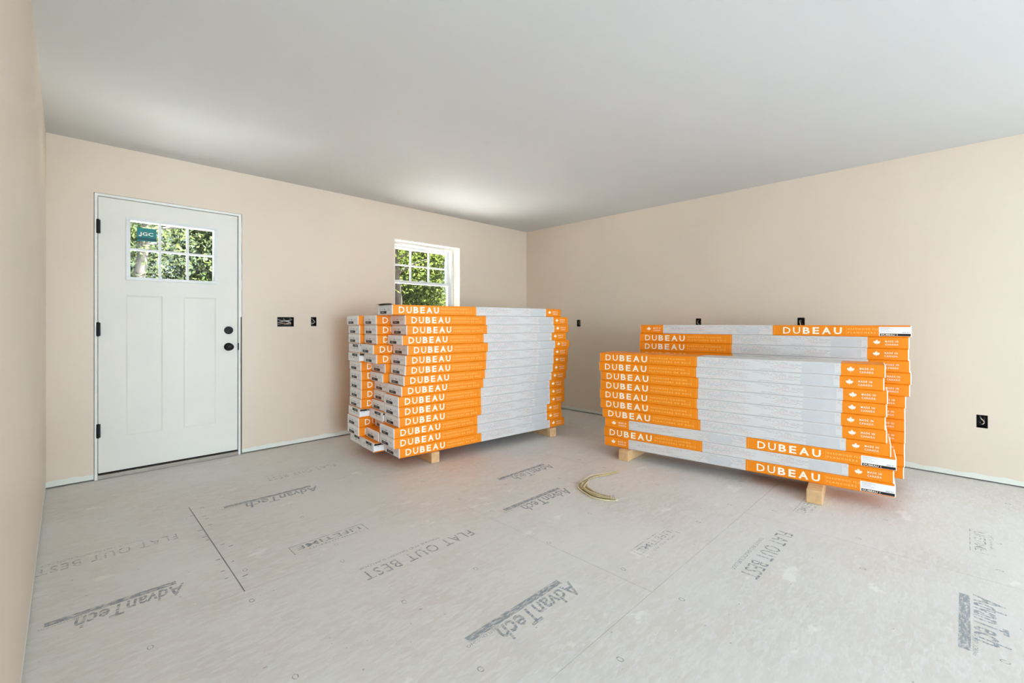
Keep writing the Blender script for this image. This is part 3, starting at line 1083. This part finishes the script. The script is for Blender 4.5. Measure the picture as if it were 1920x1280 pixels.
link('tie_wrap', bm_mesh(bm, 'tie_wrap', M['wire_white'], True), cable)
for k, (a, b) in enumerate((((1157, 938), (1178, 934)), ((1155, 941), (1174, 944)))):
    p, q = floor_pt(*a) - base, floor_pt(*b) - base
    tube_obj('loose_wire', smooth_path([p + Vector((0, 0, .004)), (p + q) / 2 + Vector((0.004, 0, .006)), q + Vector((0, 0, .0015))], 5), 0.0014, M['wire_white'], cable, 5)

# ================================================================== OUTSIDE
def slab(name, b, mat, label, cat):
    tag(box_obj(name, b, mat), label, cat, kind='structure')


slab('ground_soil', (-40, 50, -40, 45, -0.45, -0.25), M['grass'], 'bare trampled soil outside the house', 'ground')
slab('bounce_apron', (-3.0, 9.0, YB + TH + 0.02, YB + 4.2, -0.25, -0.2), M['gravel'], 'pale gravel strip added outside the door wall to bounce sunlight', 'ground')  # unseen reflector, added to throw sun through the window onto the ceiling


def make_tree(x, y, h, trunk_r, crown, nleaf, lmat, bmat, label, seed, fork=False, low=0.35, lsize=0.13):
    r = random.Random(seed)
    root = link('woodland_tree', None, loc=(x, y, -0.25))
    tag(root, label, 'tree', 'trees outside the house')
    bm = bmesh.new()
    lean = Vector((r.uniform(-0.05, 0.05), r.uniform(-0.05, 0.05), 1))
    path = [lean * (h * t) + Vector((r.uniform(-.06, .06), r.uniform(-.06, .06), 0)) * (t > 0) for t in (0, .15, .3, .5, .7, .9)]
    bm_tube(bm, smooth_path(path, 4), [trunk_r * (1 - 0.75 * k / 20) for k in range(21)], 9)
    link('trunk', bm_mesh(bm, 'trunk', bmat, True), root)
    bm = bmesh.new()
    tips = []
    nb = 16
    for k in range(nb):
        t = low + (0.92 - low) * k / nb
        p0 = lean * (h * t)
        a = r.uniform(0, 2 * PI) if not fork else (k * 2.4)
        l = crown * r.uniform(0.4, 0.72) * (1.1 - 0.6 * abs(t - 0.55))
        d = Vector((math.cos(a), math.sin(a), r.uniform(0.15, 0.8)))
        p1 = p0 + d * l * 0.5
        p2 = p0 + d * l + Vector((0, 0, -0.1 * l))
        rr0 = trunk_r * 0.42 * (1.1 - t)
        bm_tube(bm, smooth_path([p0, p1, p2], 4), [rr0 * (1 - 0.09 * q) for q in range(9)], 6)
        tips += [p1, p2, (p1 + p2) / 2]
    link('branches', bm_mesh(bm, 'branches', bmat, True), root)
    tips = np.array([list(t) for t in tips] + [list(lean * h)])
    rng = np.random.default_rng(seed)
    c = tips[rng.integers(0, len(tips), nleaf)] + rng.normal(0, 1, (nleaf, 3)) * np.array([crown * 0.26, crown * 0.26, crown * 0.3])
    rad = np.hypot(c[:, 0], c[:, 1])
    c[:, :2] *= np.minimum(1.0, crown * (0.8 + 0.17 * rng.random(nleaf)) / np.maximum(rad, 1e-3))[:, None]
    c[:, 2] = np.maximum(c[:, 2], 0.15 + rng.random(nleaf) * 0.4)
    a = rng.normal(0, 1, (nleaf, 3))
    a /= np.linalg.norm(a, axis=1)[:, None]
    b = np.cross(a, rng.normal(0, 1, (nleaf, 3)))
    b /= np.linalg.norm(b, axis=1)[:, None]
    s = lsize * rng.uniform(0.5, 1.1, nleaf)[:, None]
    V = np.empty((nleaf, 4, 3))
    V[:, 0] = c - a * s
    V[:, 1] = c + b * s * 0.45
    V[:, 2] = c + a * s
    V[:, 3] = c - b * s * 0.45
    me = bpy.data.meshes.new('foliage')
    me.vertices.add(nleaf * 4)
    me.vertices.foreach_set('co', V.reshape(-1))
    me.loops.add(nleaf * 4)
    me.loops.foreach_set('vertex_index', np.arange(nleaf * 4))
    me.polygons.add(nleaf)
    me.polygons.foreach_set('loop_start', np.arange(nleaf) * 4)
    me.polygons.foreach_set('loop_total', np.full(nleaf, 4))
    me.update()
    me.validate()
    me.materials.append(lmat)
    f = link('foliage', me, root)
    f['kind'] = 'stuff'


T = [
    (6.5, 10.8, 6.5, 0.15, 1.7, 4500, 'leaf_a', 'bark', 'dark forked trunk tree at the left of the window view', 0.42, 0.06),
    (9.2, 14.2, 6.5, 0.14, 2.0, 26000, 'leaf_a', 'bark', 'bright yellow-green tree filling the middle of the window', 0.12, 0.07),
    (11.2, 18.4, 8.0, 0.16, 2.0, 24000, 'leaf_b', 'bark', 'deep green tree at the right of the window view', 0.10, 0.085),
    (14.0, 15.6, 7.0, 0.16, 2.0, 14000, 'leaf_a', 'bark', 'green tree right of the window outside', 0.10, 0.09),
    (0.95, 10.4, 6.5, 0.13, 1.5, 6000, 'leaf_c', 'bark_pale', 'pale grey trunk tree behind the left door panes', 0.32, 0.055),
    (2.35, 14.2, 6.5, 0.12, 2.0, 26000, 'leaf_b', 'bark_pale', 'leafy tree behind the middle door panes', 0.10, 0.07),
    (4.4, 18.6, 8.0, 0.14, 2.0, 22000, 'leaf_c', 'bark_pale', 'slender tree behind the right door panes', 0.10, 0.085),
    (0.2, 18.4, 8.0, 0.18, 2.0, 22000, 'leaf_b', 'bark', 'tall dark tree far behind the door glass', 0.10, 0.085),
    (-2.2, 13.6, 7.0, 0.17, 2.0, 14000, 'leaf_a', 'bark', 'green tree left of the door outside', 0.10, 0.09),
    (7.0, 24.0, 10.0, 0.2, 3.2, 22000, 'leaf_b', 'bark', 'tall tree standing far back between the door and window views', 0.05, 0.13),
    (14.0, 24.5, 10.0, 0.2, 3.2, 22000, 'leaf_a', 'bark', 'tall tree far back behind the right of the window', 0.05, 0.13),
    (0.2, 25.0, 10.0, 0.2, 3.2, 18000, 'leaf_a', 'bark', 'tall tree far back behind the left of the door', 0.05, 0.13),
]
for k, (x, y, h, tr, R, n, lm, bk, lab, low, ls) in enumerate(T):
    make_tree(x, y, h, tr, R, n, M[lm], M[bk], lab, k + 1, fork=(k == 0), low=low, lsize=ls)
